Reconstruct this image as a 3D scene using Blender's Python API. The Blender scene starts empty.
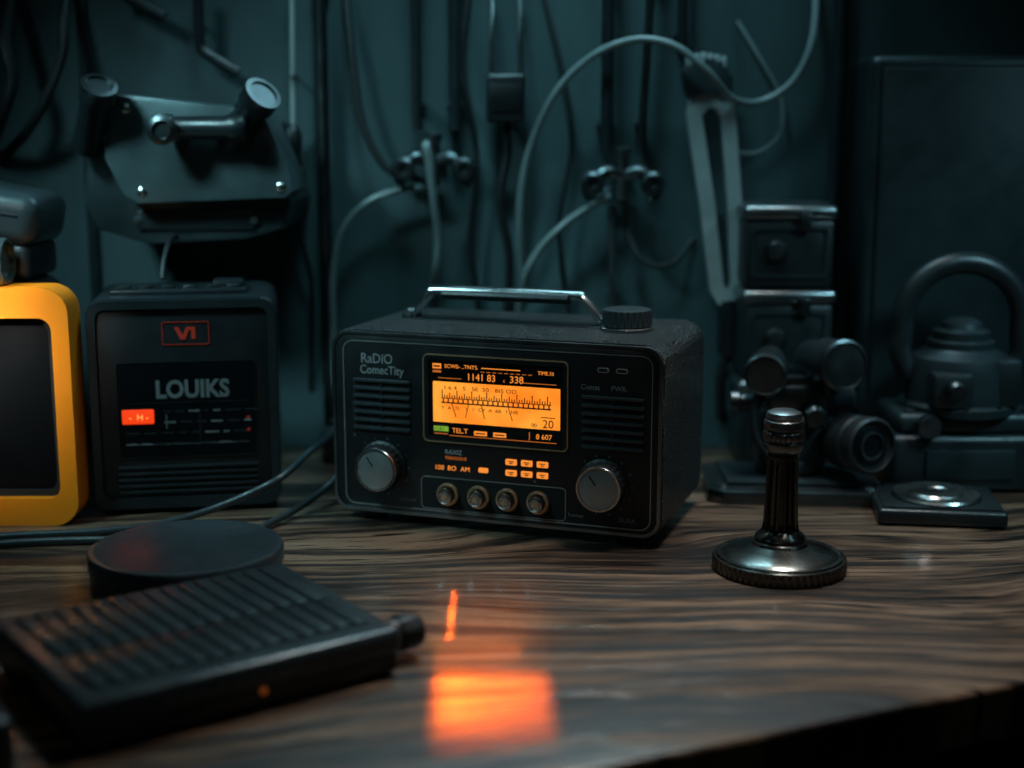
import bpy,bmesh,math,random
from mathutils import Vector,Matrix
random.seed(3)
COL=bpy.context.scene.collection
pi=math.pi
# ---------------------------------------------------------------- materials
def mat(name,col,rough=.5,metal=0.,bump=0.,bscale=300.,var=.25,vscale=14.,rvar=.12,coat=0.,emit=None,es=0.,spec=.5,dust=0.,bdist=.001):
    m=bpy.data.materials.new(name); m.use_nodes=True
    nt=m.node_tree; N=nt.nodes; L=nt.links; b=N['Principled BSDF']
    tc=N.new('ShaderNodeTexCoord')
    n=N.new('ShaderNodeTexNoise'); n.inputs['Scale'].default_value=vscale; n.inputs['Detail'].default_value=6
    L.new(tc.outputs['Object'],n.inputs['Vector'])
    r=N.new('ShaderNodeValToRGB')
    r.color_ramp.elements[0].position=.3; r.color_ramp.elements[1].position=.75
    r.color_ramp.elements[0].color=(*[c*(1-var) for c in col],1)
    r.color_ramp.elements[1].color=(*[min(1,c*(1+var)+dust) for c in col],1)
    L.new(n.outputs['Fac'],r.inputs['Fac']); L.new(r.outputs['Color'],b.inputs['Base Color'])
    mr=N.new('ShaderNodeMapRange'); mr.inputs['To Min'].default_value=max(.03,rough-rvar); mr.inputs['To Max'].default_value=min(1,rough+rvar)
    n2=N.new('ShaderNodeTexNoise'); n2.inputs['Scale'].default_value=vscale*3; n2.inputs['Detail'].default_value=4
    L.new(tc.outputs['Object'],n2.inputs['Vector']); L.new(n2.outputs['Fac'],mr.inputs['Value']); L.new(mr.outputs['Result'],b.inputs['Roughness'])
    b.inputs['Metallic'].default_value=metal; b.inputs['Coat Weight'].default_value=coat; b.inputs['Coat Roughness'].default_value=.15
    b.inputs['Specular IOR Level'].default_value=spec
    if bump:
        n3=N.new('ShaderNodeTexNoise'); n3.inputs['Scale'].default_value=bscale; n3.inputs['Detail'].default_value=3
        L.new(tc.outputs['Object'],n3.inputs['Vector'])
        bp=N.new('ShaderNodeBump'); bp.inputs['Strength'].default_value=bump; bp.inputs['Distance'].default_value=bdist
        L.new(n3.outputs['Fac'],bp.inputs['Height']); L.new(bp.outputs['Normal'],b.inputs['Normal'])
    if emit:
        b.inputs['Emission Color'].default_value=(*emit,1); b.inputs['Emission Strength'].default_value=es
    return m
leather=mat('leatherette',(.015,.019,.021),.31,bump=1.,bscale=400,var=.2,bdist=.007)
plate=mat('black_plate',(.006,.008,.009),.40,bump=.15,bscale=900)
slotm=mat('slot_black',(.003,.003,.003),.8)
chrome=mat('chrome',(.62,.64,.65),.2,1.,var=.1)
steel=mat('worn_steel',(.30,.32,.33),.32,1.,var=.35,bump=.1)
palesteel=mat('pale_steel',(.50,.55,.55),.34,.35,var=.3,bump=.1)
dsteel=mat('dark_steel',(.10,.115,.12),.36,1.,var=.4,bump=.15)
blackp=mat('black_plastic',(.009,.013,.015),.34,bump=.15)
rubber=mat('rubber',(.008,.010,.011),.5)
softgrey=mat('grey_plastic',(.028,.039,.043),.34,bump=.15)
slategrey=mat('slate_plastic',(.024,.036,.041),.30,bump=.12)
cablegrey=mat('grey_cable',(.17,.21,.21),.36,var=.3)
trimm=mat('trim_line',(.42,.42,.40),.35,.6)
copper=mat('copper_trim',(.72,.45,.26),.30,.7)
glass=mat('display_glass',(.006,.005,.004),.12,coat=.6)
ink=mat('print_grey',(.50,.50,.49),.6,var=.15)
inkdim=mat('print_dim',(.28,.29,.29),.6)
inkfaint=mat('print_faint',(.12,.13,.13),.6)
knobface=mat('knob_face',(.33,.34,.34),.36,.7,bump=.1)
yellow=mat('yellow_plastic',(.88,.25,.005),.45,var=.12,bump=.12,bscale=500)
screenblk=mat('dead_screen',(.003,.004,.005),.35,spec=.15)
boxm=mat('equipment_black',(.009,.014,.016),.38,bump=.3,bscale=500)
paintedm=mat('painted_metal',(.060,.088,.092),.34,.30,var=.45,bump=.2)
housem=mat('housing_metal',(.028,.042,.045),.36,.3,var=.4,bump=.2)
cabm=mat('cabinet_metal',(.016,.026,.029),.40,.2,var=.35)
micm=mat('aged_gunmetal',(.15,.152,.14),.26,1.,var=.2,vscale=12,bump=.08)
pewter=mat('pewter',(.32,.33,.32),.28,1.,var=.25)
def emis(n,c,s): return mat(n,tuple(x*.2 for x in c),.5,emit=c,es=s)
oText=emis('orange_ink',(1.,.28,.035),.95)
oDim=emis('orange_dim',(1.,.24,.035),.4)
oFaint=emis('orange_faint',(1.,.22,.03),.12)
green=emis('green_lcd',(.35,.7,.06),.5)
redm=emis('red_line',(1.,.08,.03),.075)
redlit=emis('red_lit',(1.,.055,.006),.9)
redbright=emis('red_bright',(1.,.35,.08),1.5)
lensglass=mat('green_glint_lens',(.004,.022,.016),.22,coat=.15,emit=(.08,.6,.35),es=.008,spec=.3)  # faint green emission stands in for a glint on the glass
amber=bpy.data.materials.new('amber_lcd'); amber.use_nodes=True
nt=amber.node_tree; b=nt.nodes['Principled BSDF']
tc=nt.nodes.new('ShaderNodeTexCoord'); no=nt.nodes.new('ShaderNodeTexNoise'); no.inputs['Scale'].default_value=28; no.inputs['Detail'].default_value=2
rp=nt.nodes.new('ShaderNodeValToRGB'); rp.color_ramp.elements[0].position=.3; rp.color_ramp.elements[0].color=(1,.20,.008,1); rp.color_ramp.elements[1].position=.7; rp.color_ramp.elements[1].color=(1,.38,.04,1)
nt.links.new(tc.outputs['Object'],no.inputs['Vector']); nt.links.new(no.outputs['Fac'],rp.inputs['Fac'])
nt.links.new(rp.outputs['Color'],b.inputs['Emission Color']); b.inputs['Emission Strength'].default_value=1.1
b.inputs['Base Color'].default_value=(.2,.08,.01,1)
# wood
wood=bpy.data.materials.new('dark_wood'); wood.use_nodes=True
nt=wood.node_tree; N=nt.nodes; L=nt.links; b=N['Principled BSDF']
tc=N.new('ShaderNodeTexCoord'); mp=N.new('ShaderNodeMapping'); mp.inputs['Rotation'].default_value=(0,0,-math.radians(8))
L.new(tc.outputs['Object'],mp.inputs['Vector'])
wmap=N.new('ShaderNodeMapping'); wmap.inputs['Scale'].default_value=(2.2,4.2,1); L.new(mp.outputs['Vector'],wmap.inputs['Vector'])
warp=N.new('ShaderNodeTexNoise'); warp.inputs['Scale'].default_value=1.; warp.inputs['Detail'].default_value=1.
L.new(wmap.outputs['Vector'],warp.inputs['Vector'])
wm=N.new('ShaderNodeVectorMath'); wm.operation='SCALE'; wm.inputs['Scale'].default_value=.22
L.new(warp.outputs['Color'],wm.inputs[0])
wa=N.new('ShaderNodeVectorMath'); wa.operation='ADD'; L.new(mp.outputs['Vector'],wa.inputs[0]); L.new(wm.outputs['Vector'],wa.inputs[1])
def stretched(sx,sy,detail,rough=.6):
    m=N.new('ShaderNodeMapping'); m.inputs['Scale'].default_value=(sx,sy,1); L.new(wa.outputs['Vector'],m.inputs['Vector'])
    n=N.new('ShaderNodeTexNoise'); n.inputs['Scale'].default_value=1; n.inputs['Detail'].default_value=detail; n.inputs['Roughness'].default_value=rough
    L.new(m.outputs['Vector'],n.inputs['Vector']); return n
g1=stretched(3.2,52,5,.55); g2=stretched(20,300,3,.6); g3=stretched(2.0,12,3); g4=stretched(9,150,2,.5)
mx=N.new('ShaderNodeMix'); mx.inputs[0].default_value=.30; L.new(g1.outputs['Fac'],mx.inputs[2]); L.new(g2.outputs['Fac'],mx.inputs[3])
mx2=N.new('ShaderNodeMix'); mx2.inputs[0].default_value=.22; L.new(mx.outputs[0],mx2.inputs[2]); L.new(g3.outputs['Fac'],mx2.inputs[3])
rp=N.new('ShaderNodeValToRGB'); e=rp.color_ramp.elements; e[0].position=.44; e[0].color=(.012,.007,.005,1); e[1].position=.57; e[1].color=(.24,.152,.10,1)
x=e.new(.50); x.color=(.085,.050,.032,1)
L.new(mx2.outputs[0],rp.inputs['Fac'])
cr=N.new('ShaderNodeMapRange'); cr.inputs['From Min'].default_value=.37; cr.inputs['From Max'].default_value=.42; cr.inputs['To Min'].default_value=.10; cr.inputs['To Max'].default_value=1
L.new(g4.outputs['Fac'],cr.inputs['Value'])
sx_=N.new('ShaderNodeSeparateXYZ'); L.new(mp.outputs['Vector'],sx_.inputs[0])
sm=N.new('ShaderNodeMath'); sm.operation='PINGPONG'; sm.inputs[1].default_value=.095; L.new(sx_.outputs['Y'],sm.inputs[0])
sr=N.new('ShaderNodeMapRange'); sr.inputs['From Min'].default_value=.0003; sr.inputs['From Max'].default_value=.0012; sr.inputs['To Min'].default_value=.15; sr.inputs['To Max'].default_value=1
L.new(sm.outputs[0],sr.inputs['Value'])
sc=N.new('ShaderNodeMath'); sc.operation='MULTIPLY'; L.new(sr.outputs['Result'],sc.inputs[0]); L.new(cr.outputs['Result'],sc.inputs[1])
ml=N.new('ShaderNodeVectorMath'); ml.operation='SCALE'; L.new(rp.outputs['Color'],ml.inputs[0]); L.new(sc.outputs[0],ml.inputs['Scale'])
L.new(ml.outputs['Vector'],b.inputs['Base Color'])
mr=N.new('ShaderNodeMapRange'); mr.inputs['From Min'].default_value=.38; mr.inputs['From Max'].default_value=.62; mr.inputs['To Min'].default_value=.52; mr.inputs['To Max'].default_value=.24
L.new(mx.outputs[0],mr.inputs['Value']); L.new(mr.outputs['Result'],b.inputs['Roughness'])
hm=N.new('ShaderNodeMath'); hm.operation='MULTIPLY'; L.new(mx.outputs[0],hm.inputs[0]); L.new(sc.outputs[0],hm.inputs[1])
bp=N.new('ShaderNodeBump'); bp.inputs['Strength'].default_value=.5; bp.inputs['Distance'].default_value=.0012
L.new(hm.outputs[0],bp.inputs['Height']); L.new(bp.outputs['Normal'],b.inputs['Normal'])
b.inputs['Coat Weight'].default_value=.32; b.inputs['Coat Roughness'].default_value=.14
# wall paint
wallm=bpy.data.materials.new('teal_wall'); wallm.use_nodes=True
nt=wallm.node_tree; N=nt.nodes; L=nt.links; b=N['Principled BSDF']
tc=N.new('ShaderNodeTexCoord'); mp=N.new('ShaderNodeMapping'); mp.inputs['Scale'].default_value=(6,6,1.6)
n1=N.new('ShaderNodeTexNoise'); n1.inputs['Scale'].default_value=1.2; n1.inputs['Detail'].default_value=8; n1.inputs['Roughness'].default_value=.65
L.new(tc.outputs['Object'],mp.inputs['Vector']); L.new(mp.outputs['Vector'],n1.inputs['Vector'])
rp=N.new('ShaderNodeValToRGB'); e=rp.color_ramp.elements; e[0].position=.3; e[0].color=(.018,.038,.042,1); e[1].position=.72; e[1].color=(.066,.110,.115,1)
L.new(n1.outputs['Fac'],rp.inputs['Fac']); L.new(rp.outputs['Color'],b.inputs['Base Color']); b.inputs['Roughness'].default_value=.55
bp=N.new('ShaderNodeBump'); bp.inputs['Strength'].default_value=.3; bp.inputs['Distance'].default_value=.003
L.new(n1.outputs['Fac'],bp.inputs['Height']); L.new(bp.outputs['Normal'],b.inputs['Normal'])
floorm=mat('concrete_floor',(.05,.055,.055),.8,var=.3,vscale=3)

# ---------------------------------------------------------------- mesh builder
def catmull(pts,n=8,closed=False):
    P=[Vector(p) for p in pts]; out=[]; m=len(P)
    rng=range(m if closed else m-1)
    for i in rng:
        if closed: a,b_,c,d=P[i-1],P[i],P[(i+1)%m],P[(i+2)%m]
        else: a=P[max(i-1,0)];b_=P[i];c=P[i+1];d=P[min(i+2,m-1)]
        for k in range(n):
            t=k/n
            out.append(.5*((2*b_)+(c-a)*t+(2*a-5*b_+4*c-d)*t*t+(3*b_-a-3*c+d)*t**3))
    if not closed: out.append(P[-1])
    return out
def rrect(x0,z0,x1,z1,r,n=6):
    o=[]
    for cx,cz,a0 in ((x1-r,z1-r,0),(x0+r,z1-r,90),(x0+r,z0+r,180),(x1-r,z0+r,270)):
        for k in range(n+1):
            a=math.radians(a0+90*k/n); o.append((cx+r*math.cos(a),cz+r*math.sin(a)))
    return o
def T(x,y,z,rx=0,ry=0,rz=0):
    return Matrix.Translation((x,y,z))@Matrix.Rotation(math.radians(rz),4,'Z')@Matrix.Rotation(math.radians(ry),4,'Y')@Matrix.Rotation(math.radians(rx),4,'X')
class MB:
    def __init__(s): s.bm=bmesh.new(); s.mats=[]
    def add(s,t,m,M=None,recalc=True):
        if m not in s.mats: s.mats.append(m)
        i=s.mats.index(m)
        if recalc: bmesh.ops.recalc_face_normals(t,faces=t.faces)
        for f in t.faces: f.material_index=i; f.smooth=True
        if M is not None: t.transform(M)
        me=bpy.data.meshes.new('tmp'); t.to_mesh(me); t.free()
        s.bm.from_mesh(me); bpy.data.meshes.remove(me); return s
    def box(s,size,c,m,bev=.0,seg=2,M=None):
        t=bmesh.new(); bmesh.ops.create_cube(t,size=1)
        t.transform(Matrix.Diagonal((*size,1)))
        if bev: bmesh.ops.bevel(t,geom=t.edges[:],offset=bev,segments=seg,profile=.5,affect='EDGES')
        t.transform(Matrix.Translation(c)); return s.add(t,m,M)
    def ext(s,pts,y0,y1,m,bev=0,seg=2,M=None):
        t=bmesh.new(); a=[t.verts.new((p[0],y0,p[1])) for p in pts]; b_=[t.verts.new((p[0],y1,p[1])) for p in pts]
        n=len(pts); f1=t.faces.new(a); f2=t.faces.new(b_[::-1])
        for i in range(n): t.faces.new((a[i],b_[i],b_[(i+1)%n],a[(i+1)%n]))
        if bev:
            eds=list(set(list(f1.edges)+list(f2.edges)))
            bmesh.ops.bevel(t,geom=eds,offset=bev,segments=seg,profile=.5,affect='EDGES')
        return s.add(t,m,M)
    def ring(s,po,pi_,y0,y1,m,bev=0,M=None):
        t=bmesh.new(); n=len(po)
        V=[[t.verts.new((p[0],y,p[1])) for p in q] for q,y in ((po,y0),(pi_,y0),(pi_,y1),(po,y1))]
        for k in range(4):
            A=V[k];B=V[(k+1)%4]
            for i in range(n): t.faces.new((A[i],A[(i+1)%n],B[(i+1)%n],B[i]))
        if bev:
            es=[e for e in t.edges if len(e.link_faces)==2 and e.calc_face_angle(0)>1.2 ]
            bmesh.ops.bevel(t,geom=es,offset=bev,segments=3,profile=.5,affect='EDGES')
        return s.add(t,m,M)
    def lathe(s,prof,m,M=None,seg=48,knurl=None):
        t=bmesh.new(); rings=[]
        for r,z in prof:
            if r<1e-6: rings.append([t.verts.new((0,0,z))]); continue
            R=[]
            for k in range(seg):
                a=2*pi*k/seg; rr=r
                if knurl and knurl[1]<=z<=knurl[2]:
                    rr=r-knurl[0]*(1 if k%knurl[3]<knurl[3]/2 else 0)
                R.append(t.verts.new((rr*math.cos(a),rr*math.sin(a),z)))
            rings.append(R)
        for A,B in zip(rings,rings[1:]):
            if len(A)==1 and len(B)==1: continue
            for k in range(seg):
                k2=(k+1)%seg
                if len(A)==1: t.faces.new((A[0],B[k],B[k2]))
                elif len(B)==1: t.faces.new((A[k],A[k2],B[0]))
                else: t.faces.new((A[k],A[k2],B[k2],B[k]))
        for R in (rings[0],rings[-1]):
            if len(R)>1: t.faces.new(R)
        return s.add(t,m,M)
    def tube(s,pts,r,m,n=8,seg=10,closed=False,smooth=True,M=None,flat=1.):
        P=catmull(pts,n,closed) if smooth else [Vector(p) for p in pts]
        t=bmesh.new(); up=None; rings=[]; N_=len(P)
        for i,p in enumerate(P):
            if closed: d=(P[(i+1)%N_]-P[i-1])
            else: d=P[min(i+1,N_-1)]-P[max(i-1,0)]
            d.normalize()
            if up is None:
                up=d.orthogonal().normalized() if abs(d.z)>.9 else Vector((0,0,1))
            up=(up-d*up.dot(d)).normalized(); sd=d.cross(up)
            rings.append([t.verts.new(p+up*math.cos(2*pi*k/seg)*r*flat+sd*math.sin(2*pi*k/seg)*r) for k in range(seg)])
        prs=list(zip(rings,rings[1:]))+([(rings[-1],rings[0])] if closed else [])
        for A,B in prs:
            for k in range(seg): t.faces.new((A[k],A[(k+1)%seg],B[(k+1)%seg],B[k]))
        if not closed: t.faces.new(rings[0]); t.faces.new(rings[-1])
        return s.add(t,m,M)
    def text(s,body,size,x,y,z,m,align='LEFT',sx=1.,M=None,th=.0001,off=0.):
        cu=bpy.data.curves.new('t','FONT'); cu.body=body; cu.size=size; cu.align_x=align; cu.extrude=th; cu.resolution_u=3; cu.offset=off
        o=bpy.data.objects.new('t',cu); COL.objects.link(o); bpy.context.view_layer.update()
        dg=bpy.context.evaluated_depsgraph_get(); me=bpy.data.meshes.new_from_object(o.evaluated_get(dg))
        t=bmesh.new(); t.from_mesh(me); bpy.data.objects.remove(o); bpy.data.curves.remove(cu); bpy.data.meshes.remove(me)
        t.transform(T(x,y,z,90)@Matrix.Diagonal((sx,1,1,1)))
        return s.add(t,m,M,recalc=False)
    def done(s,name,parent=None,loc=(0,0,0),rot=(0,0,0),label=None,smooth=35):
        me=bpy.data.meshes.new(name); s.bm.to_mesh(me); s.bm.free()
        for m in s.mats: me.materials.append(m)
        me.set_sharp_from_angle(angle=math.radians(smooth))
        o=bpy.data.objects.new(name,me); COL.objects.link(o); o.location=loc; o.rotation_euler=[math.radians(a) for a in rot]
        if parent: o.parent=parent
        if label: o['label']=label
        return o
def thing(name,label,cat,loc=(0,0,0),rz=0,group=None):
    e=bpy.data.objects.new(name,None); e.empty_display_size=.02; COL.objects.link(e); e.location=loc; e.rotation_euler=(0,0,math.radians(rz))
    e['label']=label; e['category']=cat
    if group: e['group']=group
    return e
def top(o,label,cat,group=None):
    o['label']=label; o['category']=cat
    if group: o['group']=group
    return o
def dup(o,name,loc,parent,rot=None):
    c=o.copy(); c.name=name; COL.objects.link(c); c.location=loc; c.parent=parent
    if rot: c.rotation_euler=rot
    return c

# ---------------------------------------------------------------- room
WY=1.62
def struct(size,c,m,name):
    o=MB().box(size,(0,0,0),m).done(name,loc=c); o['kind']='structure'; return o
struct((3.2,.1,2.5),(0.1,WY+.05,.5),wallm,'wall_back')
struct((.1,3.6,2.5),(-1.55,-.1,.5),wallm,'wall_left')
struct((.1,3.6,2.5),(1.75,-.1,.5),wallm,'wall_right')
struct((3.4,3.6,.1),(.1,-.1,-.80),floorm,'floor')
struct((3.4,3.6,.1),(.1,-.1,1.80),wallm,'ceiling')
for i,xx in enumerate((-.475,.365)):
    o=MB().box((.012,.006,2.4),(0,0,0),cabm,.002).done('trim_%d'%(i+1),loc=(xx,WY-.003,.46)); o['kind']='structure'

# ---------------------------------------------------------------- workbench
wb=thing('workbench','dark brown wooden workbench with worn grain and slanted front edge','workbench',(0,0,-.75))
t=bmesh.new(); pts=[(-1.3,.19),(1.0,1.197),(1.0,1.615),(-1.3,1.615)]
a=[t.verts.new((x,y,.75)) for x,y in pts]; b2=[t.verts.new((x,y,.71)) for x,y in pts]
t.faces.new(a); t.faces.new(b2[::-1])
for i in range(4): t.faces.new((a[i],b2[i],b2[(i+1)%4],a[(i+1)%4]))
bmesh.ops.bevel(t,geom=t.edges[:],offset=.004,segments=3,profile=.5,affect='EDGES')
m=MB(); m.add(t,wood); m.done('tabletop',wb)
for x,y in ((-1.2,.38),(.9,1.27),(.9,1.53),(-1.2,1.53)):
    MB().box((.07,.07,.71),(0,0,.355),wood,.004).done('leg',wb,loc=(x,y,0))

# ---------------------------------------------------------------- radio
radio=thing('portable_radio','black portable radio with glowing amber display and chrome handle','radio',(.0066,1.3346,0),-19.3)
radio.scale=(1.03,1.03,1.03)
S0=-.155; FY=-.075
body=MB().ext(rrect(-.155,.0085,.155,.177,.016,8),-.072,.086,leather,.005,3)
body.done('case',radio)
fp=MB()
fp.ext(rrect(-.1505,.0115,.1505,.1735,.014,8),FY-.0005,-.07,plate,.001,2)
fp.ring(rrect(-.1425,.0155,.1455,.168,.010,8),rrect(-.1417,.0163,.1447,.1672,.0093,8),FY-.0012,FY,trimm)
fp.ring(rrect(-.1535,.0095,.1535,.1757,.0155,8),rrect(-.1508,.0122,.1508,.1730,.0135,8),FY-.0012,-.07,steel,.0008)
fp.ring(rrect(.0879+S0,.0175,.2246+S0,.0475,.004),rrect(.0885+S0,.0181,.2240+S0,.0469,.0035),FY-.0012,FY,trimm)
fp.ext(rrect(.0886+S0,.0182,.2239+S0,.0468,.0035),FY-.0009,FY,slotm)
fp.done('front_panel',radio)
for x0,x1,z0,z1 in ((.0228,.0779,.088,.132),(.2385,.2935,.0866,.130)):
    g=MB(); n=6; cx=(x0+x1)/2+S0; w=x1-x0; g.ext(rrect(-w/2-.001,-.001,w/2+.001,z1-z0+.001,.002),FY-.0008,FY,slotm)
    for k in range(n+1):
        zz=(z1-z0)*k/n
        g.box((w,.003,.0030),(0,FY-.0018,zz),softgrey,.0009,2)
    g.box((.0022,.003,z1-z0),(0,FY-.0012,(z1-z0)/2),plate,.0005)
    g.done('speaker_grille',radio,loc=(cx,0,z0))
d=MB()
x0,x1,z0,z1=.091+S0,.2264+S0,.080,.1596
d.ring(rrect(x0,z0,x1,z1,.005),rrect(x0+.0011,z0+.0011,x1-.0011,z1-.0011,.0042),FY-.0024,FY,copper,.0003)
d.ring(rrect(x0+.0011,z0+.0011,x1-.0011,z1-.0011,.0042),rrect(x0+.005,z0+.005,x1-.005,z1-.005,.002),FY-.0018,FY,plate)
d.ext(rrect(x0+.005,z0+.005,x1-.005,z1-.005,.002),FY-.0012,FY,glass)
disp=d.done('display',radio)
Y=FY-.0014; Y2=FY-.0018
g=MB()
ax0,ax1,az0,az1=.1005+S0,.2190+S0,.0985,.1352
g.ext(rrect(ax0,az0,ax1,az1,.0008,2),Y,FY-.0011,amber)
def bar(x,z,w,h,m,y=Y): g.box((w,.0004,h),(x,y,z),m)
bar(ax0+.004,.1490,.008,.0045,oText); bar(ax0+.004,.1442,.008,.002,oDim)
bar(ax0+.004,.1490,.006,.0015,glass,Y2)
g.text('SCWS- ..TNTS.',.0048,ax0+.011,Y,.1478,oText,sx=1.05)
bar(ax0+.064,.1492,.036,.0007,oText)
g.text('TIME.10',.0046,ax0+.098,Y,.1465,oText,sx=.95)
for k in range(9): bar(ax0+.047+k*.0055,.1458,.0035,.0006,oDim)
g.text('1141 83',.0088,ax0+.032,Y,.1378,oText,sx=.95)
g.text('338',.0088,ax0+.072,Y,.1378,oText,sx=1.0)
g.text('6',.004,ax0+.066,Y,.1378,oDim)
bar(ax0+.016,.1385,.022,.0006,oDim); bar(ax0+.100,.1385,.030,.0006,oDim)
dark=mat('lcd_dark',(.02,.008,.002),.6)
bar((ax0+ax1)/2,.1205,ax1-ax0-.016,.0007,dark,Y2); bar((ax0+ax1)/2,.1165,ax1-ax0-.016,.0012,dark,Y2)
n=44
for k in range(n):
    x=ax0+.009+k*(ax1-ax0-.018)/(n-1); h=.0075 if k%6==0 else (.005 if k%3==0 else .003)
    bar(x,.1205+h/2,.0008,h,dark,Y2)
for k in range(22):
    x=ax0+.010+k*(ax1-ax0-.02)/21; bar(x,.1185,.0012,.003,dark,Y2)
g.text('1.6 4   5   SE  50   BIS OD',.0048,ax0+.010,Y2,.1285,dark,sx=1.35)
g.text('Y  A  TI    V  //  CY  A  6B   I  NB',.0042,ax0+.008,Y2,.1105,dark,sx=1.25)
for k,(x,dx) in enumerate(((.018,.004),(.034,-.003),(.046,.003),(.071,.004))):
    g.tube([(ax0+x,Y2,.116),(ax0+x+dx,Y2,.104)],.0004,dark,smooth=False,seg=4)
g.text('20',.0105,ax1-.016,Y2,.1000,dark); bar(ax1-.011,.1092,.013,.0007,dark,Y2)
g.text('00',.005,ax1-.026,Y2,.1000,dark)
g.ext(rrect(ax0,.0868,ax0+.0145,.0965,.0005,2),Y,FY-.0011,dark)
bar(ax0+.0075,.0925,.014,.0045,green); g.text('11.8:1',.0042,ax0+.001,Y2,.0911,dark)
bar(ax0+.0075,.0880,.013,.0008,oDim)
g.text('TEL.T',.0062,ax0+.018,Y,.0895,oText)
bar(ax0+.045,.0905,.012,.0040,oText); bar(ax0+.045,.0905,.009,.001,dark,Y2)
bar(ax0+.063,.0905,.012,.0040,oText); bar(ax0+.063,.0905,.009,.001,dark,Y2)
g.text('8 607',.0065,ax1-.022,Y,.0895,oText)
bar(ax1-.028,.0915,.0008,.007,oDim); bar((ax0+ax1)/2+.006,.0868,.10,.0006,oDim)
g.done('display_graphics',disp)
YF=FY-.0007
def letter(txt,sz,x,z,mm,sx=1.,off=0.):
    MB().text(txt,sz,0,0,0,mm,sx=sx,off=off).done('lettering',radio,loc=(x,YF,z))
letter('RaDíO',.0125,.0298+S0,.1480,inkdim,.9,.0001); letter('ComecTity',.0110,.029+S0,.1382,inkdim,.86,.0001)
letter('Comst',.0062,.237+S0,.1365,inkdim); letter('PWR.',.0062,.264+S0,.1365,inkdim)
letter('AUGUMI',.0042,.0665+S0,.0225,inkdim); letter('T.nrroct',.0042,.226+S0,.0225,inkdim); letter('GUEA',.0058,.272+S0,.0215,inkdim)
letter('RAXIZ',.0058,.111+S0,.0695,ink); letter('TNNOOUS',.0042,.111+S0,.0645,oDim)
letter('V',.004,.021+S0,.079,inkdim)
for k in range(3): letter(('100','BO','AM')[k],.0062,.101+S0+k*.0125,.0545,oText)
letter('6',.004,.195+S0,.050,inkdim)
for xx in (.0495,.258):
    lt=MB()
    for k in range(11):
        a=math.radians(-40+k*26); r=.0262
        lt.box((.0006,.0004,.0016),(0,0,0),inkdim,M=T(r*math.sin(a),0,r*math.cos(a),0,math.degrees(a)))
    lt.done('dial_markings',radio,loc=(xx+S0,YF,.053))
bt=None
for r_ in range(2):
    for c_ in range(3):
        loc=(.174+.0145*c_+S0,FY,.0668-.0098*r_)
        if bt is None:
            q=MB(); q.ext(rrect(-.0052,-.0027,.0052,.0027,.0009),-.0014,.0,oText,.0003)
            q.box((.005,.0004,.0008),(0,-.0015,.0006),dark); q.box((.003,.0004,.0008),(0,-.0015,-.001),dark)
            bt=q.done('button',radio,loc=loc)
        else: dup(bt,'button',loc,radio)
q=MB().ext(rrect(-.0045,-.0022,.0045,.0022,.001),-.0014,0,oText,.0003).done('button',radio,loc=(.1478+S0,FY,.0572),label='small orange lit key')
for k,x in enumerate((.257,.2735)):
    q=MB(); q.ext(rrect(-.0052,-.0022,.0052,.0022,.0021),-.0015,0,trimm,.0004); q.ext(rrect(-.0040,-.0013,.0040,.0013,.0012),-.0018,0,slotm)
    q.done('indicator_light',radio,loc=(x+S0,FY,.154))
for x in (.0495,.258):
    k=MB(); M=T(0,0,0,90)
    k.lathe([(0,0),(.0235,0),(.0235,.0015),(.0215,.003),(.0212,.012),(.0205,.0145),(.0190,.0155)],rubber,M,96,(.0007,.003,.0125,4))
    k.lathe([(.0205,.0132),(.0205,.0154),(.0197,.0167),(.0178,.0167),(.0176,.0156)],chrome,M,64)
    kn=k.done('tuning_knob',radio,loc=(x+S0,FY-.0005,.053))
    c=MB(); c.lathe([(0,.0152),(.0176,.0152),(.0175,.0158),(.0168,.0161),(0,.0162)],knobface,M,64)
    c.box((.0012,.0006,.010),(0,-.0163,.009),slotm,M=T(0,0,0,0,-35))
    c.done('knob_cap',kn,label='brushed grey disc face')
for x in (.1139,.1433,.1704,.1991):
    k=MB(); M=T(0,0,0,90)
    k.lathe([(0,0),(.0106,0),(.0106,.0014),(.0098,.0028),(.0084,.0030),(.0080,.0014)],copper,M,32)
    k.lathe([(.0070,.001),(.0070,.0085),(.0064,.0098),(.0046,.0100),(.0044,.0090),(0,.0088)],dsteel,M,48,(.0005,.003,.0086,4))
    k.lathe([(.0068,.0088),(.0066,.0099),(.0052,.0104),(.0046,.0098)],chrome,M,32)
    k.lathe([(.0026,.0085),(.0024,.0104),(0,.0108)],copper,M,20)
    k.done('small_knob',radio,loc=(x+S0,FY-.0009,.0322))
h=MB(); hy=.018
h.tube([(-.116,hy,.177),(-.112,hy,.181),(-.098,hy,.198),(-.092,hy,.2025),(-.082,hy,.2045),(.045,hy,.2045),(.054,hy,.2025),(.062,hy,.196),(.076,hy,.181),(.080,hy,.177)],.0060,chrome,n=6,seg=16,flat=.75)
h.done('handle',radio)
g=MB().tube([(-.080,hy,.2015),(.043,hy,.2015)],.0090,blackp,smooth=False,seg=16,flat=.62).done('handle_grip',radio,label='black underside grip of the handle')
for x in (-.115,.079):
    MB().box((.016,.014,.006),(0,0,.003),dsteel,.0015).lathe([(0,0),(.004,0),(.004,.018),(.0035,.019),(0,.019)],steel,T(0,.0095,.006,90),20).done('handle_bracket',radio,loc=(x,hy,.1765))
k=MB(); k.lathe([(0,0),(.0235,0),(.0235,.003),(.0210,.0042),(.0208,.005)],steel,None,48)
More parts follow.
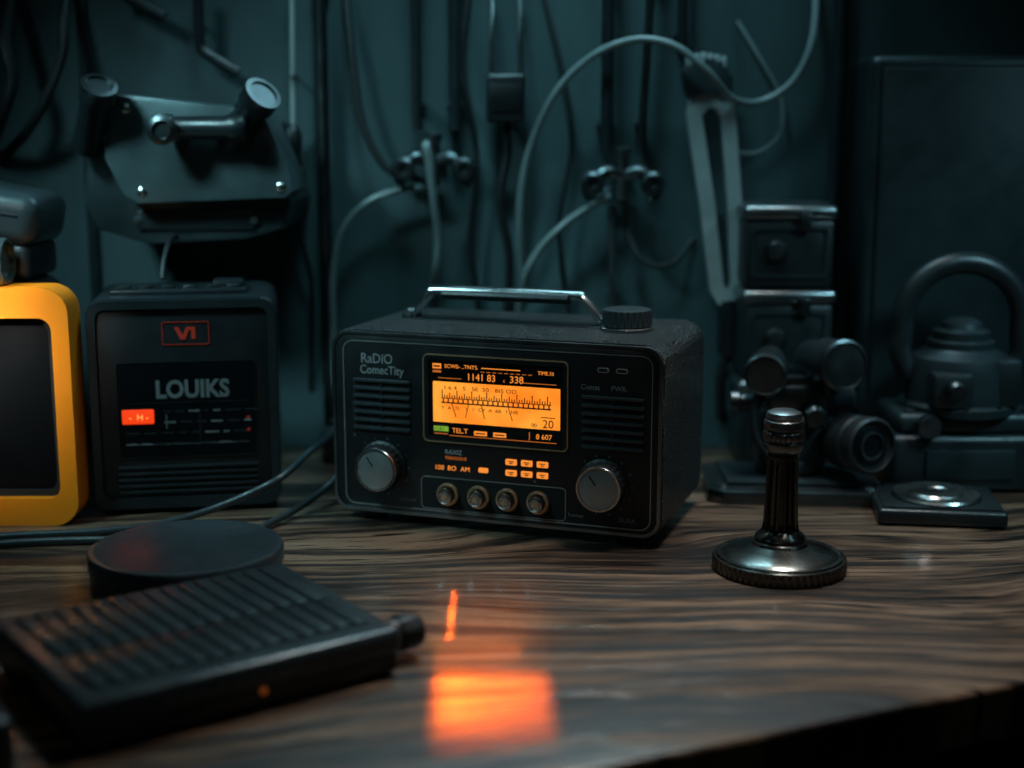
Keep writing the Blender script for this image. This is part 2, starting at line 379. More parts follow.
k.lathe([(.0223,.005),(.0226,.0065),(.0226,.0165),(.0215,.0190),(.0185,.0198),(0,.0200)],softgrey,None,96,(.0013,.0055,.0170,4))
k.done('top_knob',radio,loc=(.1004,.008,.1765),label='ridged black dial')
for x in (-.122,.122):
    for y in (-.055,.055):
        MB().lathe([(0,0),(.011,0),(.012,.002),(.012,.0105),(0,.0105)],rubber,None,24).done('foot',radio,loc=(x,y,0))
MB().box((.20,.03,.002),(-.01,.02,.177),plate,.0008).done('top_plate',radio)

# ---------------------------------------------------------------- desk stand
mic=thing('desk_stand','small aged gunmetal pedestal with fluted column and knurled base','desk stand',(.2266,1.158,0))
q=MB(); q.lathe([(0,0),(.0545,0),(.0560,.0012),(.0564,.003),(.0564,.0095),(.0554,.0115),(.0535,.0120)],micm,None,240,(.0016,.002,.0100,4))
q.lathe([(.0535,.0118),(.0525,.0135),(.051,.0140),(.049,.0136),(.048,.0142),(.0445,.0165),(.032,.0195),(.024,.0225),(.0225,.025),(.0215,.0255),(0,.0256)],micm,None,72)
q.done('base',mic)
q=MB(); q.lathe([(.021,.025),(.0215,.028),(.020,.0305),(.0165,.033),(.0152,.036),(.0146,.042),(.0142,.050),(.0134,.075),(.0128,.096)],micm,None,96,(.0026,.035,.097,8))
q.lathe([(.0112,.095),(.0145,.097),(.0145,.099),(.0118,.1005),(.0118,.102)],micm,None,48)
q.done('column',mic)
q=MB(); q.lathe([(.0115,.101),(.0150,.103),(.0165,.106),(.0165,.110),(.0150,.1115),(.0172,.113),(.0176,.116),(.0172,.119),(.0150,.1205),(.0166,.122),(.0169,.126),(.0160,.129),(.0146,.130),(.0154,.132),(.0140,.1355),(.010,.1372),(0,.1376)],steel,None,96,(.0010,.1125,.1195,4))
q.done('head',mic,label='ringed knob with domed top')

# ---------------------------------------------------------------- yellow monitor
ym=thing('yellow_monitor','orange yellow plastic portable monitor with dark blank screen','monitor',(-.512,1.345,0))
q=MB(); po=rrect(-.105,0,.107,.224,.024,8); pn=rrect(-.090,.026,.091,.196,.012,8)
q.ring(po,pn,-.060,-.022,yellow,.006); q.done('casing',ym)
MB().ring(rrect(-.0905,.0255,.0915,.1965,.0125,8),rrect(-.084,.032,.085,.190,.010,8),-.050,-.03,slotm,.001).done('bezel',ym)
MB().ext(rrect(-.090,.027,.091,.195,.010,8),-.046,-.035,screenblk,.002).done('screen',ym)
MB().ext(rrect(-.100,.005,.066,.2235,.014,6),-.023,.058,blackp,.003).done('back_cover',ym)

# ---------------------------------------------------------------- black receiver
rc=thing('black_receiver','boxy black receiver with red badge and small lit readout','receiver',(-.3225,1.400,0),9)
rc.scale=(1.04,1,1)
q=MB(); q.ext(rrect(-.0855,.004,.0845,.208,.014,8),-.066,.07,boxm,.006,3)
q.ring(rrect(-.0845,.006,.0835,.207,.013,8),rrect(-.077,.016,.076,.199,.009,8),-.071,-.06,boxm,.002)
q.done('case',rc)
q=MB(); q.ext(rrect(-.0772,.0155,.0762,.1992,.009,8),-.0672,-.06,plate,.0005); q.done('front_panel',rc)
q=MB(); y=-.0674
q.ring(rrect(-.0185,.164,.0235,.186,.0015,3),rrect(-.0179,.1646,.0229,.1854,.001,3),y-.0006,y,redm)
q.ext([(-.008,.181),(-.004,.181),(.000,.1735),(.003,.181),(.011,.181),(.011,.1695),(.0075,.1695),(.0075,.178),(.0055,.178),(.002,.1690),(-.002,.1690)],y-.0005,y,redm)
q.done('badge',rc,label='red outlined badge with angular logo')
q=MB(); q.ring(rrect(-.0615,.055,.0635,.148,.004),rrect(-.0608,.0557,.0628,.1473,.0035),y-.0009,y,dsteel)
q.ext(rrect(-.0610,.0555,.0630,.1475,.003),y-.0005,y,screenblk)
dp=q.done('display',rc)
q=MB(); yy=y-.0008
q.text('LOUIKS',.0235,-.0270,yy,.1135,inkfaint,sx=.84,th=.0002,off=.0008)
for r_ in range(4):
    x=-.02 if r_<2 else -.055
    while x<.054:
        w=random.uniform(.004,.014); q.box((w,.0003,.0018),(x+w/2,yy,.100-.0105*r_),inkfaint if random.random()<.4 else rubber); x+=w+.004
q.box((.0010,.0003,.014),(-.018,yy,.09),inkfaint); q.box((.0010,.0003,.03),(.012,yy,.082),rubber); q.box((.11,.0003,.0006),(0,yy,.068),inkfaint)
q.box((.11,.0003,.0006),(0,yy,.1085),rubber)
for z in (.080,.092): q.box((.003,.0003,.0025),(.056,yy,z),redm)
q.done('display_graphics',dp)
q=MB(); q.ext(rrect(-.0575,.0885,-.0290,.1025,.0012,3),y-.0013,y,redlit,.0003); q.text('-  H -',.008,-.0515,y-.0016,.0925,redbright); q.done('lit_readout',rc,label='glowing orange red indicator window')
q=MB()
for k in range(5): q.box((.126,.003,.0030),(0,y-.0005,.0215+.0060*k),boxm,.0008)
q.ext(rrect(-.065,.018,.065,.049,.002),y-.0004,y,slotm); q.done('vent_grille',rc)
q=MB(); q.box((.125,.05,.006),(0,0,.003),blackp,.002)
for k in range(6): q.box((.012,.012,.004),(-.05+.02*k,-.01,.007),dsteel if k%2 else blackp,.001)
q.box((.028,.03,.008),(.045,.005,.008),blackp,.002); q.done('connector_strip',rc,loc=(-.005,-.01,.207))
for x in (-.07,.07):
    for yv in (-.05,.05): MB().lathe([(0,0),(.009,0),(.010,.005),(0,.006)],rubber,None,20).done('foot',rc,loc=(x,yv,0))

# ---------------------------------------------------------------- wall mounted metal housing
hs=thing('metal_housing','angular dark grey metal housing with tubular grips bolted to wall','machine housing',(-.315,1.53,.25))
q=MB(); Zb=-.25
poly=[(-.094,.335),(-.090,.394),(-.082,.399),(.060,.384),(.068,.378),(.092,.318),(.094,.303),(.086,.296),(-.064,.290),(-.076,.298)]
q.ext([(x,z+Zb) for x,z in poly],-.086,.0,paintedm,.0022,2); q.done('cover_plate',hs)
q=MB(); q.ext([(x,z+Zb) for x,z in [(-.125,.29),(-.118,.350),(-.09,.390),(.050,.374),(.070,.33),(.088,.290),(.078,.262),(.04,.252),(-.06,.247),(-.112,.262)]],-.060,.088,housem,.004,2)
q.box((.12,.006,.020),(-.01,-.061,.022),boxm,.002)
for xx in (-.07,.05): q.lathe([(0,0),(.004,0),(.004,.003),(0,.0035)],steel,T(xx,-.062,.022,90),16)
q.done('body',hs)
for x,z in ((-.058,.302),(.082,.307),(-.070,.385)):
    MB().lathe([(0,0),(.0050,0),(.0048,.0018),(.0030,.003),(0,.0032)],chrome,T(0,0,0,90),24).box((.006,.0008,.0008),(0,-.0033,0),slotm).done('screw',hs,loc=(x,-.0855,z+Zb))
q=MB(); q.lathe([(0,0),(.012,0),(.0140,.003),(.0140,.012),(.0115,.015),(.0115,.066),(.0140,.070),(.0140,.084),(.012,.087),(0,.087)],blackp,T(-.032,-.108,.116,0,90,0),32)
q.lathe([(0,0),(.006,0),(.006,.022)],dsteel,T(-.01,-.108,.116,-90),20); q.lathe([(0,0),(.006,0),(.006,.022)],dsteel,T(.03,-.108,.116,-90),20)
q.lathe([(0,0),(.010,0),(.014,.004),(.015,.010),(.012,.012),(.009,.013),(.008,.010),(0,.010)],dsteel,T(-.026,-.114,.114,90),32); q.done('grip',hs,label='dark steel cylindrical grip')
for x,z,ry,ln,r_ in ((-.114,.345,24,.080,.0175),(.030,.352,42,.075,.0185)):
    M=T(x,-.075,z+Zb,32,ry,0)
    q=MB(); q.lathe([(r_*.8,0),(r_*.85,ln*.72),(r_,ln*.78),(r_,ln),(r_*.74,ln),(r_*.70,ln*.72)],blackp,M,32)
    q.lathe([(0,ln*.70),(r_*.72,ln*.705)],slotm,M,32)
    q.lathe([(r_*1.01,ln*.96),(r_*1.02,ln*1.005),(r_*.76,ln*1.01),(r_*.76,ln*.98)],dsteel,M,32); q.done('tube_socket',hs)
# ---------------------------------------------------------------- items on the yellow monitor
tc_=thing('equipment_case','dark rounded equipment case lying on the yellow monitor','case',(-.528,1.375,.2238))
MB().box((.150,.09,.036),(0,0,.018),boxm,.008,3).done('lower_shell',tc_)
MB().box((.175,.10,.050),(0,0,0),softgrey,.016,4).box((.14,.102,.003),(0,0,.004),boxm,.001).done('lid',tc_,loc=(0,0,.070),rot=(0,10,0))
MB().tube([(-.03,-.052,.060),(-.028,-.062,.060),(.0,-.066,.057),(.028,-.062,.054),(.030,-.052,.054)],.004,dsteel).done('handle',tc_)
q=MB(); q.lathe([(0,0),(.016,0),(.018,.003),(.018,.070),(.0215,.082),(.0220,.100),(.0205,.103),(.018,.103),(.017,.098),(0,.098)],paintedm,T(0,0,.0222,0,90,0),40,(.0008,.02,.06,4))
q=q.done('flashlight',loc=(-.566,1.3055,.2238))
top(q,'grey cylindrical flashlight resting on the yellow monitor','flashlight')

# ---------------------------------------------------------------- foreground left
pk=thing('round_tin','flat round black tin with a rimmed lid','tin',(-.264,1.109,0))
MB().lathe([(0,0),(.074,0),(.0765,.003),(.0765,.022),(.0755,.023)],blackp,None,96).done('body',pk)
MB().lathe([(.0765,.0215),(.078,.0225),(.078,.0325),(.0765,.0350),(.073,.0360),(.070,.0352),(0,.0352)],slategrey,None,96).done('lid',pk)
kb=thing('control_box','flat slate black control box with ridged top and side socket','control box',(-.218,.9295,0),36)
q=MB(); q.box((.226,.180,.019),(0,0,.0255),slategrey,.006,4).box((.222,.176,.022),(0,0,.0130),blackp,.005,3); q.done('case',kb)
q=MB(); q.ext(rrect(-.103,-.080,.103,.080,.008),0,.0012,slategrey,.0006,M=T(0,0,.0348,-90))
nr=15
for i in range(nr):
    xx=-.092+.184*i/(nr-1)
    for j,(yc,ln) in enumerate(((-.040,.058),(.036,.090))):
        q.box((.0112,ln,.0020),(xx,yc,.0362),slategrey,.0009)
q.done('ridged_top',kb)
q=MB()
for i in range(9): q.box((.006,.0006,.0012),(-.055+.011*i,0,0),inkfaint)
q.done('marking_strip',kb,loc=(0,-.0903,.024))
MB().text('AC 124 -- 5.7',.007,0,0,0,inkfaint).done('lettering',kb,loc=(-.03,-.0884,.010))
MB().lathe([(0,0),(.0026,0),(.0022,.0012),(0,.0014)],oFaint,T(0,0,0,90),16).done('indicator_light',kb,loc=(.008,-.0875,.014),label='tiny orange light')
MB().lathe([(0,0),(.011,0),(.0115,.004),(.0115,.014),(.013,.015),(.013,.030),(.0115,.032),(0,.032)],rubber,T(0,0,0,0,90),32,(.0008,.015,.0305,4)).done('side_socket',kb,loc=(.110,-.060,.0185))
for x in (-.085,.085):
    for yv in (-.065,.065): MB().lathe([(0,0),(.008,0),(.008,.003),(0,.003)],rubber,None,16).done('foot',kb,loc=(x,yv,0))
q=MB().box((.09,.10,.046),(0,0,.023),blackp,.009,3).box((.06,.07,.003),(0,0,.0465),rubber,.001).lathe([(0,0),(.012,0),(.012,.006),(.010,.008),(0,.008)],softgrey,T(.02,-.01,.0475),24)
top(q.done('battery_pack',loc=(-.344,.765,0),rot=(0,0,36)),'small black battery pack with round cap','battery pack')

# ---------------------------------------------------------------- right side table things
sq=thing('square_gauge','flat black square case with round pewter dial lid','gauge',(.408,1.325,0),-8)
MB().box((.118,.096,.015),(0,0,.0085),boxm,.004,3).box((.108,.086,.003),(0,0,.0165),blackp,.001).done('case',sq)
q=MB(); q.lathe([(0,.0),(.041,0),(.042,.002),(.040,.0045),(.036,.005),(.034,.004),(.026,.0042),(.024,.006),(.014,.0065),(.012,.005),(0,.005)],pewter,None,72); q.box((.018,.004,.003),(0,0,.0065),dsteel,.001); q.done('dial_lid',sq,loc=(0,0,.0175))
bp_=thing('base_plate','dark metal base plate with chamfered corners and bolts','base plate',(.283,1.415,0),-4)
MB().ext([(-.085,-.05),(-.070,-.062),(.075,-.062),(.088,-.045),(.088,.05),(.07,.06),(-.07,.06),(-.085,.045)],0,.014,dsteel,.003,M=T(0,0,.014,-90)).done('plate',bp_)
MB().ext([(-.065,-.04),(.065,-.04),(.07,.045),(-.07,.045)],0,.005,cabm,.002,M=T(0,0,.0185,-90)).done('raised_pad',bp_)
for x,yv in ((-.07,-.045),(.074,-.045)): MB().lathe([(0,0),(.006,0),(.005,.003),(0,.0035)],steel,None,16).done('bolt',bp_,loc=(x,yv,.0138))
op=thing('optical_viewer','black optical viewer with twin barrels and greenish lens','optical viewer',(.291,1.425,.0195))
q=MB(); q.box((.070,.06,.062),(-.005,.005,.031),boxm,.014,3).box((.060,.05,.03),(-.002,.005,.076),dsteel,.008).lathe([(0,0),(.034,0),(.036,.003),(.034,.012),(.028,.016),(0,.016)],dsteel,T(-.005,.005,0),32)
q.box((.030,.008,.020),(-.010,-.028,.045),dsteel,.002).lathe([(0,0),(.008,0),(.009,.002),(.008,.008),(0,.008)],dsteel,T(-.022,-.024,.022,90),24).box((.09,.014,.012),(.0,-.005,.093),dsteel,.003)
q.lathe([(0,0),(.011,0),(.012,.003),(.012,.012),(.009,.015),(0,.015)],dsteel,T(.012,-.026,.062,90),36,(.0008,.003,.012,4))
q.lathe([(0,0),(.013,0),(.014,.004),(.014,.020),(.011,.024),(0,.024)],blackp,T(.036,.005,.072,0,80),36,(.0008,.005,.019,4))
q.tube([(-.03,-.02,.085),(-.048,-.03,.068),(-.046,-.034,.04),(-.03,-.03,.02)],.004,rubber)
q.done('body',op)
for x,z,r,gm,rx,rz in ((-.031,.108,.020,screenblk,92,-14),(.026,.113,.0245,lensglass,86,16)):
    M=T(0,0,0,rx,0,rz)
    q=MB(); q.lathe([(0,-.03),(r*.8,-.03),(r*.85,0),(r,.004),(r,.030),(r*1.06,.032),(r*1.06,.040),(r*.9,.042),(r*.86,.036),(0,.034)],blackp,M,48,(.0008,.006,.028,4))
    q.lathe([(r*1.07,.0385),(r*1.05,.0412),(r*.95,.0424),(r*.92,.041)],dsteel,M,48)
    b_=q.done('barrel',op,loc=(x,-.003,z))
    MB().lathe([(r*.87,.036),(r*.6,.0385),(r*.3,.0395),(0,.040)],gm,M,40).done('lens',b_)
q=MB(); r=.0285; M=T(0,0,0,86,0,24)
q.lathe([(0,-.04),(r*.7,-.04),(r*.75,0),(r*.98,.004),(r*.98,.026),(r*.9,.028),(r*.9,.032),(r,.034),(r,.046),(r*.9,.048),(r*.84,.043),(0,.041)],rubber,M,48,(.0010,.005,.0255,4))
b_=q.done('front_barrel',op,loc=(.044,-.022,.036))
MB().lathe([(r*.82,.042),(r*.5,.0455),(0,.047)],screenblk,M,40).lathe([(r*.5,.043),(r*.5,.0475),(r*.42,.0478),(r*.40,.044)],dsteel,M,40).done('lens',b_)
MB().lathe([(0,0),(.010,0),(.010,.02),(.013,.022),(.013,.03),(0,.031)],dsteel,T(0,0,0,0,-90),32).done('focus_knob',op,loc=(-.038,.0,.070))
zz=0
for i,(h_,w_) in enumerate(((.098,.104),(.098,.102),(.090,.100))):
    bx=thing('instrument_box','dark metal instrument box with steel lid edge in a stack','instrument box',(.296,1.555,zz),(0,1.5,-1)[i],'stacked instrument boxes')
    hh=h_-.001
    q=MB().box((w_-.006,.088,hh-.016),(0,0,(hh-.016)/2),boxm,.006)
    q.ring(rrect(-.040,.012,.040,hh-.024,.004),rrect(-.037,.015,.037,hh-.027,.003),-.046,-.04,cabm,.0008); q.done('body',bx)
    MB().box((w_,.094,.016),(0,0,hh-.0085),steel,.006,3).done('lid',bx)
    MB().box((.012,.006,.020),(.015,-.049,hh-.018),dsteel,.002).done('latch',bx)
    MB().lathe([(0,0),(.011,0),(.012,.002),(.009,.007),(0,.008)],dsteel,T(0,0,0,90),24).done('knob',bx,loc=(-.015,-.044,hh*.45))
    zz+=h_
mc=thing('bench_machine','heavy dark bench machine with domed housing and ring handle','machine',(.464,1.453,0))
q=MB(); q.box((.160,.105,.060),(0,0,.030),boxm,.008,3).box((.146,.092,.022),(0,0,.070),cabm,.007,3).box((.09,.004,.03),(0,-.053,.03),cabm,.001)
for s_ in (-.06,.06): q.lathe([(0,0),(.006,0),(.006,.004),(0,.005)],steel,T(s_,-.036,.080),6)
q.done('base',mc)
q=MB(); q.lathe([(0,.078),(.060,.078),(.060,.086),(.054,.089),(.052,.124),(.049,.134),(.038,.140),(.034,.143),(.034,.150),(.029,.152),(.029,.160),(.022,.163),(.020,.169),(.012,.173),(0,.174)],cabm,None,56)
for k in range(10):
    a=math.radians(k*36+10); q.lathe([(0,0),(.0032,0),(.0032,.003),(0,.0035)],dsteel,T(.0565*math.cos(a),.0565*math.sin(a),.086),6)
q.box((.040,.03,.036),(-.022,-.042,.106),boxm,.005).box((.03,.024,.05),(.036,-.034,.112),boxm,.006).lathe([(0,0),(.010,0),(.010,.014),(.007,.018),(0,.018)],dsteel,T(-.022,-.054,.108,90),24)
q.done('domed_housing',mc)
pts=[(-.050,0,.112),(-.062,0,.135)]+[(.062*math.cos(math.radians(a)),0,.168+.062*math.sin(math.radians(a))) for a in range(190,-11,-20)]+[(.062,0,.135),(.050,0,.112)]
MB().tube(pts,.0115,boxm,n=5,seg=16).done('ring_handle',mc)
q=MB(); q.lathe([(0,0),(.012,0),(.013,.004),(.011,.012),(0,.013)],dsteel,T(0,0,0,90),24).done('side_dial',mc,loc=(-.045,-.050,.070))
cb=thing('metal_cabinet','tall dark metal enclosure standing against the wall','cabinet',(.545,1.572,0))
MB().box((.335,.085,.44),(0,0,.22),cabm,.010,4).done('body',cb)
dr=MB().box((.310,.006,.415),(0,-.045,.22),cabm,.003).done('door',cb)

# ---------------------------------------------------------------- wall: a real layout grid on the wall plane
GX=.0011; GZ=.00109
def wp(a,b_,off=.03): return ((a-512)*GX,WY-off,.502-GZ*b_)
def cable(name,label,pts,r,m,cat='cable'):
    pts=[list(p) for p in pts]; pts[0][2]=pts[-1][2]=r*.9
    P=[wp(*p) for p in pts]
    o=Vector(P[0])
    q=MB().tube([Vector(p)-o for p in P],r,m,n=9,seg=10)
    return top(q.done(name,loc=o),label,cat)
cable('grey_cable','thick light grey cable arching up the wall',[(334,430,.03),(331,420,.03),(329,340,.03),(330,275,.032),(342,228,.035),(368,200,.038),(400,188,.04),(420,186,.04),(424,190,.02)],.0040,cablegrey)
cable('grey_cable','light grey hose looping high across the wall',[(526,300,.012),(520,235,.03),(521,190,.035),(532,140,.045),(556,90,.062),(590,57,.072),(630,42,.076),(668,48,.080),(700,72,.082),(728,98,.06),(760,100,.040),(790,80,.04),(808,40,.035),(816,-20,.02)],.0040,cablegrey)
cable('grey_cable','light grey cable curving up to the clamp',[(518,330,.02),(524,280,.035),(540,248,.04),(565,222,.045),(592,203,.045),(608,194,.045),(610,190,.02)],.0042,cablegrey)
cable('grey_cable','pale grey cable dangling straight below the clamp',[(428,150,.02),(427,142,.052),(430,160,.055),(434,200,.045),(437,235,.035),(434,270,.03),(430,300,.012)],.0046,cablegrey)
cable('thin_cable','thin grey wire loop hanging on the wall',[(738,20,.012),(762,60,.012),(782,95,.012),(784,130,.014),(765,150,.014),(742,152,.012),(734,146,.012)],.0025,cablegrey)
cable('black_cable','black cable sagging down the wall',[(345,-20,.01),(352,50,.02),(362,120,.03),(385,165,.035),(410,175,.03),(416,178,.01)],.0045,rubber)
cable('black_cable','black cable hanging in front of the wall',[(470,-20,.012),(462,60,.02),(476,150,.025),(470,240,.02),(480,330,.015)],.0035,rubber)
cable('black_cable','black cable hanging from the plug',[(506,118,.045),(507,124,.03),(507,150,.03),(500,200,.03),(510,260,.02),(505,330,.012)],.005,rubber)
cable('black_cable','long black cable hanging in a shallow curve',[(540,-20,.012),(560,60,.02),(572,140,.025),(560,230,.02),(575,340,.012)],.003,rubber)
cable('black_cable','black wire drooping between two tools',[(625,200,.02),(640,255,.03),(672,265,.03),(700,240,.02)],.003,rubber)
cable('black_cable','black cable running up near the metal housing',[(15,-20,.05),(20,40,.06),(28,80,.07),(10,120,.06),(-20,150,.02)],.0065,rubber)
cable('black_cable','loose black cable draped across the upper wall',[(-10,160,.03),(40,120,.05),(70,60,.05),(72,20,.04),(68,-30,.01)],.0055,rubber)
cable('black_cable','black cable dropping behind the radio',[(742,340,.03),(735,350,.03),(728,380,.03),(732,430,.02)],.006,rubber)
cable('black_cable','black cable running down beside the pipe',[(278,120,.03),(272,190,.03),(282,250,.025),(268,300,.01)],.004,rubber)
cable('black_cable','thin black wire hanging beside the housing',[(300,150,.03),(296,220,.03),(306,290,.02),(300,400,.012)],.0028,rubber)
def rod(name,label,a,b0,b1,r,m,cat,off=.02,a1=None):
    p0=Vector(wp(a,b1,off)); p1=Vector(wp(a1 if a1 else a,b0,off))
    q=MB().tube([(0,0,0),p1-p0],r,m,smooth=False,seg=16)
    for k in (.12,.9):
        c=(p1-p0)*k; q.box((r*2.6,off,.010),(c.x,off/2,c.z),m,.002)
    return top(q.done(name,loc=p0),label,cat)
rod('wall_pipe','dark conduit pipe running up the wall',322,-60,445,.0070,dsteel,'pipe',.02)
rod('wall_pipe','dark vertical pipe beside the cabinet',838,-60,330,.008,cabm,'pipe',.02)
rod('steel_rod','thin dark rod fixed upright on the wall',456,-60,128,.0070,boxm,'rod',.045)
rod('steel_rod','thin steel rod fixed above the clamp',418,-60,128,.0055,boxm,'rod',.045)
rod('steel_rod','dark rod fixed above the second clamp',606,-60,150,.0070,boxm,'rod',.045)
rod('steel_rod','slim dark rod fixed on the wall',680,-60,50,.0055,boxm,'rod',.03)
rod('steel_rod','slim steel rod leaning on the wall',640,-60,150,.0045,dsteel,'rod',.045,650)
rod('steel_rod','short dark rod below the clamp',614,205,310,.004,steel,'rod',.03)
sd=thing('screwdriver','long shafted screwdriver hanging handle down','screwdriver',wp(293,168,.03))
MB().tube([(0,0,.045),(.003,0,.21)],.0026,palesteel,smooth=False).done('shaft',sd)
MB().lathe([(0,0),(.006,0),(.0095,.004),(.010,.012),(.008,.018),(.0098,.024),(.0098,.040),(.006,.046),(.004,.050),(0,.050)],blackp,None,32,(.0008,.010,.042,4)).done('handle',sd)
MB().tube([(.001,.03,.10),(.001,-.002,.10),(.004,-.008,.10)],.002,dsteel,smooth=False).done('peg',sd)
top(MB().tube([(0,0,.085),(0,0,.035),(.002,0,.025),(.010,0,.018),(.040,0,0)],.0060,blackp,n=5).tube([(.0,.0,.05),(0,.031,.05)],.002,dsteel,smooth=False).done('hex_key',loc=wp(203,72,.03)),'bent black hex key hanging on the wall','hex key')
top(MB().tube([(0,0,.03),(.02,0,.018),(.052,0,0)],.007,blackp,n=5).tube([(.02,0,.018),(.02,.031,.018)],.004,dsteel,smooth=False).done('pry_bar',loc=wp(122,18,.03)),'short black bar hanging at an angle','pry bar')
def clamp(a,b_,lab):
    c=thing('wall_clamp',lab,'clamp',wp(a,b_,.045),0,'wall clamps')
    MB().lathe([(0,-.028),(.007,-.028),(.0075,-.024),(.0075,.020),(.010,.022),(.010,.028),(.006,.030),(0,.030)],steel,None,32).lathe([(0,0),(.012,0),(.012,.038),(0,.038)],dsteel,T(0,.04,0,90),24).done('post',c)
    for s_ in (-1,1):
        k=MB(); k.tube([(0,0,-.002),(s_*.018,-.004,.003),(s_*.030,-.006,-.006)],.0075,dsteel,n=5)
        k.lathe([(0,0),(.011,0),(.0135,.003),(.0135,.010),(.010,.013),(.005,.013),(.004,.010),(0,.010)],dsteel,T(s_*.033,-.002,-.010,90),36,(.0008,.002,.0105,3))
        k.tube([(s_*.030,-.006,-.006),(s_*.040,0,-.016),(s_*.034,0,-.028)],.005,dsteel,n=5)
        k.done('jaw',c)
clamp(434,158,'dark steel two jaw clamp holding a grey cable'); clamp(622,172,'dark steel two jaw clamp beside the hanging steel tool')
pl=thing('power_adapter','black power adapter hanging by two wires','power adapter',wp(506,122,.045))
MB().box((.042,.030,.052),(0,0,.027),blackp,.004,3).box((.034,.002,.03),(0,-.0155,.027),plate,.0005).box((.02,.03,.02),(0,.03,.03),blackp,.002).done('body',pl)
for x in (-.016,.016): MB().tube([(x,0,.05),(x*.95,0,.10),(x*.9,.02,.15)],.0028,steel,n=5).done('wire',pl)
sf=thing('slotted_wrench','long pale steel slotted tool with broad serrated head','hand tool',wp(716,300,.045))
def G(l): return [((a-716)*GX,(300-b_)*GZ) for a,b_ in l]
MB().ring(G([(686,96),(705,90),(725,93),(732,108),(741,200),(747,288),(742,303),(721,304),(712,290),(699,200),(684,112)]),
          G([(699,114),(706,106),(714,108),(718,118),(727,200),(733,280),(731,288),(728,289),(725,282),(714,200),(701,124)]),-.007,.007,palesteel,.0022).done('slotted_blade',sf)
MB().ext(G([(682,92),(678,70),(690,60),(706,57),(718,62),(729,78),(728,99),(712,90),(698,90),(687,99)]),-.012,.012,housem,.003).lathe([(0,0),(.006,0),(.006,.045),(0,.045)],dsteel,T(-.010,.044,.240,90),16).done('head',sf)
q=MB()
for k in range(6): q.box((.0045,.024,.012),(-.034+.0075*k,0,.264-abs(k-2.2)*.0016),palesteel,.001)
q.done('serration',sf)
MB().tube([(.014,0,.000),(.016,0,-.02),(.018,.01,-.060)],.012,blackp,n=5,flat=.8).done('grip',sf)
top(MB().lathe([(0,0),(.022,0),(.024,.003),(.024,.032),(.021,.036),(.015,.038),(.014,.046),(0,.047)],softgrey,None,40).done('canister',loc=(-.188,1.545,0)),'small grey round canister against the wall','canister')

# ---------------------------------------------------------------- cables on the table
def tcable(label,pts,r,m=rubber):
    o=Vector(pts[0]); top(MB().tube([Vector(p)-o for p in pts],r,m,n=9,seg=12).done('black_cable',loc=o),label,'cable')
tcable('thick black cable crossing the bench past the receiver',[(-.62,1.215,.0045),(-.50,1.228,.0045),(-.44,1.240,.0045),(-.376,1.252,.0045),(-.33,1.268,.006),(-.290,1.284,.013),(-.252,1.294,.026),(-.2185,1.302,.042),(-.20,1.36,.052),(-.186,1.42,.058),(-.175,1.50,.07),(-.17,1.605,.09)],.0036,softgrey)
tcable('black lead plugged into the side of the radio',[(-.62,1.190,.004),(-.50,1.205,.004),(-.42,1.222,.004),(-.35,1.228,.004),(-.29,1.230,.004),(-.245,1.245,.004),(-.222,1.280,.006),(-.200,1.325,.010),(-.183,1.358,.018),(-.168,1.375,.030),(-.150,1.382,.034)],.0036,softgrey)
tcable('thin black wire rising behind the receiver',[(-.350,1.42,.217),(-.350,1.43,.235),(-.348,1.45,.252),(-.347,1.48,.256)],.003)

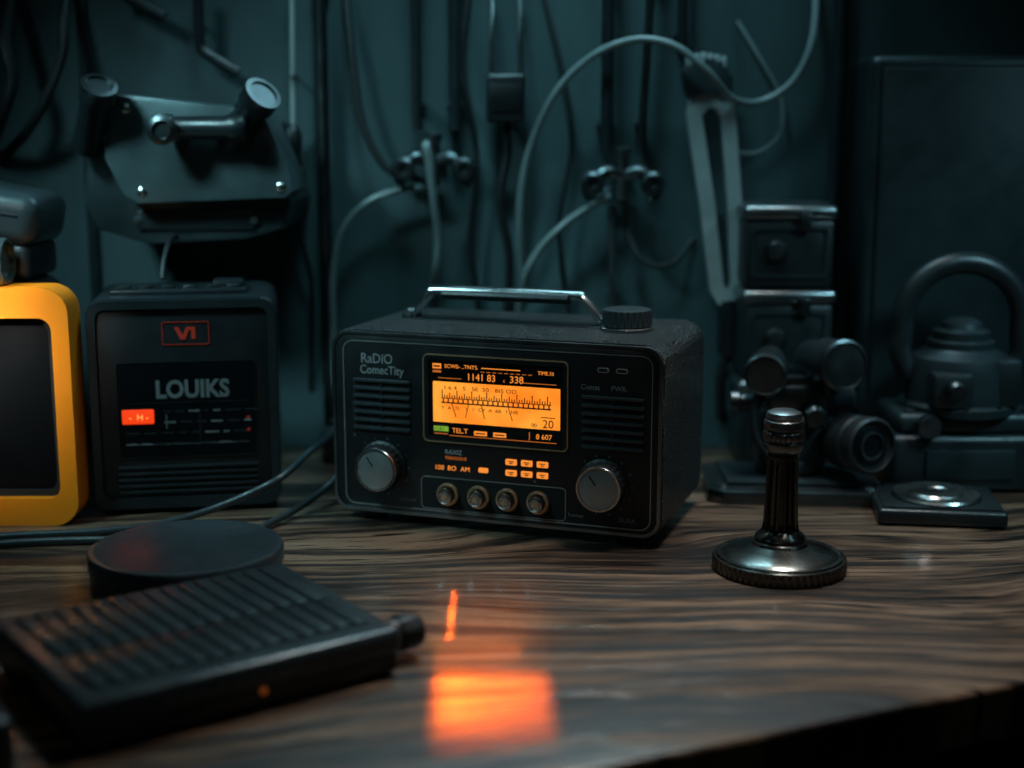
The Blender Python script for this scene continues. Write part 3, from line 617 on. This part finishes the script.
# ---------------------------------------------------------------- lights
def area(name,loc,tgt,size,e,col,sy=None,spread=None):
    l=bpy.data.lights.new(name,'AREA'); l.energy=e; l.color=col; l.size=size
    if sy: l.shape='RECTANGLE'; l.size_y=sy
    if spread is not None: l.spread=math.radians(spread)
    o=bpy.data.objects.new(name,l); COL.objects.link(o); o.location=loc
    o.rotation_euler=(Vector(tgt)-Vector(loc)).to_track_quat('-Z','Y').to_euler(); return o
area('key_light',(.30,1.22,1.05),(.18,1.06,0),.18,1.05,(1.,.96,.92),spread=64)
area('teal_back_light',(.10,1.58,1.00),(.0,1.08,0),.60,1.9,(.42,.85,1.0),.10,spread=105)
area('teal_wall_light',(-.08,1.12,1.12),(.0,1.62,.36),.20,.52,(.38,.88,1.0),spread=58)
area('teal_left_light',(-.70,.95,.85),(-.33,1.38,.25),.16,.75,(.45,.9,1.0),spread=50)
area('teal_right_light',(.85,.95,.80),(.46,1.42,.14),.14,.30,(.40,.85,1.0),spread=42)
area('front_fill',(-.15,.0,1.0),(0,1.3,.1),.5,.22,(.75,.93,1.0))
area('monitor_fill',(-.55,.75,.55),(-.50,1.29,.17),.10,.16,(1.,.92,.84),spread=18)  # added unseen light that brightens just the yellow monitor
area('added_patch_beam',(-.0225,1.236,.108),(-.012,.870,0),.074,.0090,(1.,.115,.005),.026,3)  # added narrow light imitating the display's reflection patch on the tabletop
area('added_amber_fill',(-.0225,1.236,.108),(.0,1.03,0),.08,.006,(1.,.18,.015),.02,60)  # added wide faint light for orange glints in front of the radio
area('added_streak_beam',(-.048,1.243,.092),(-.0465,1.045,0),.003,.0004,(1.,.09,.004),.045,2)  # added thin light imitating a reflected red streak on the wood
w=bpy.data.worlds.new('world'); bpy.context.scene.world=w; w.use_nodes=True
w.node_tree.nodes['Background'].inputs[0].default_value=(.08,.22,.27,1); w.node_tree.nodes['Background'].inputs[1].default_value=.012

# ---------------------------------------------------------------- camera
cam=bpy.data.cameras.new('camera'); co=bpy.data.objects.new('camera',cam); COL.objects.link(co)
co.location=(0,0,.378); co.rotation_euler=(math.radians(79.3),0,0); cam.lens=50; cam.sensor_width=36; cam.clip_start=.01
cam.dof.use_dof=True; cam.dof.focus_distance=1.235; cam.dof.aperture_fstop=2.1
bpy.context.scene.camera=co
bpy.context.scene.view_settings.view_transform='Standard'
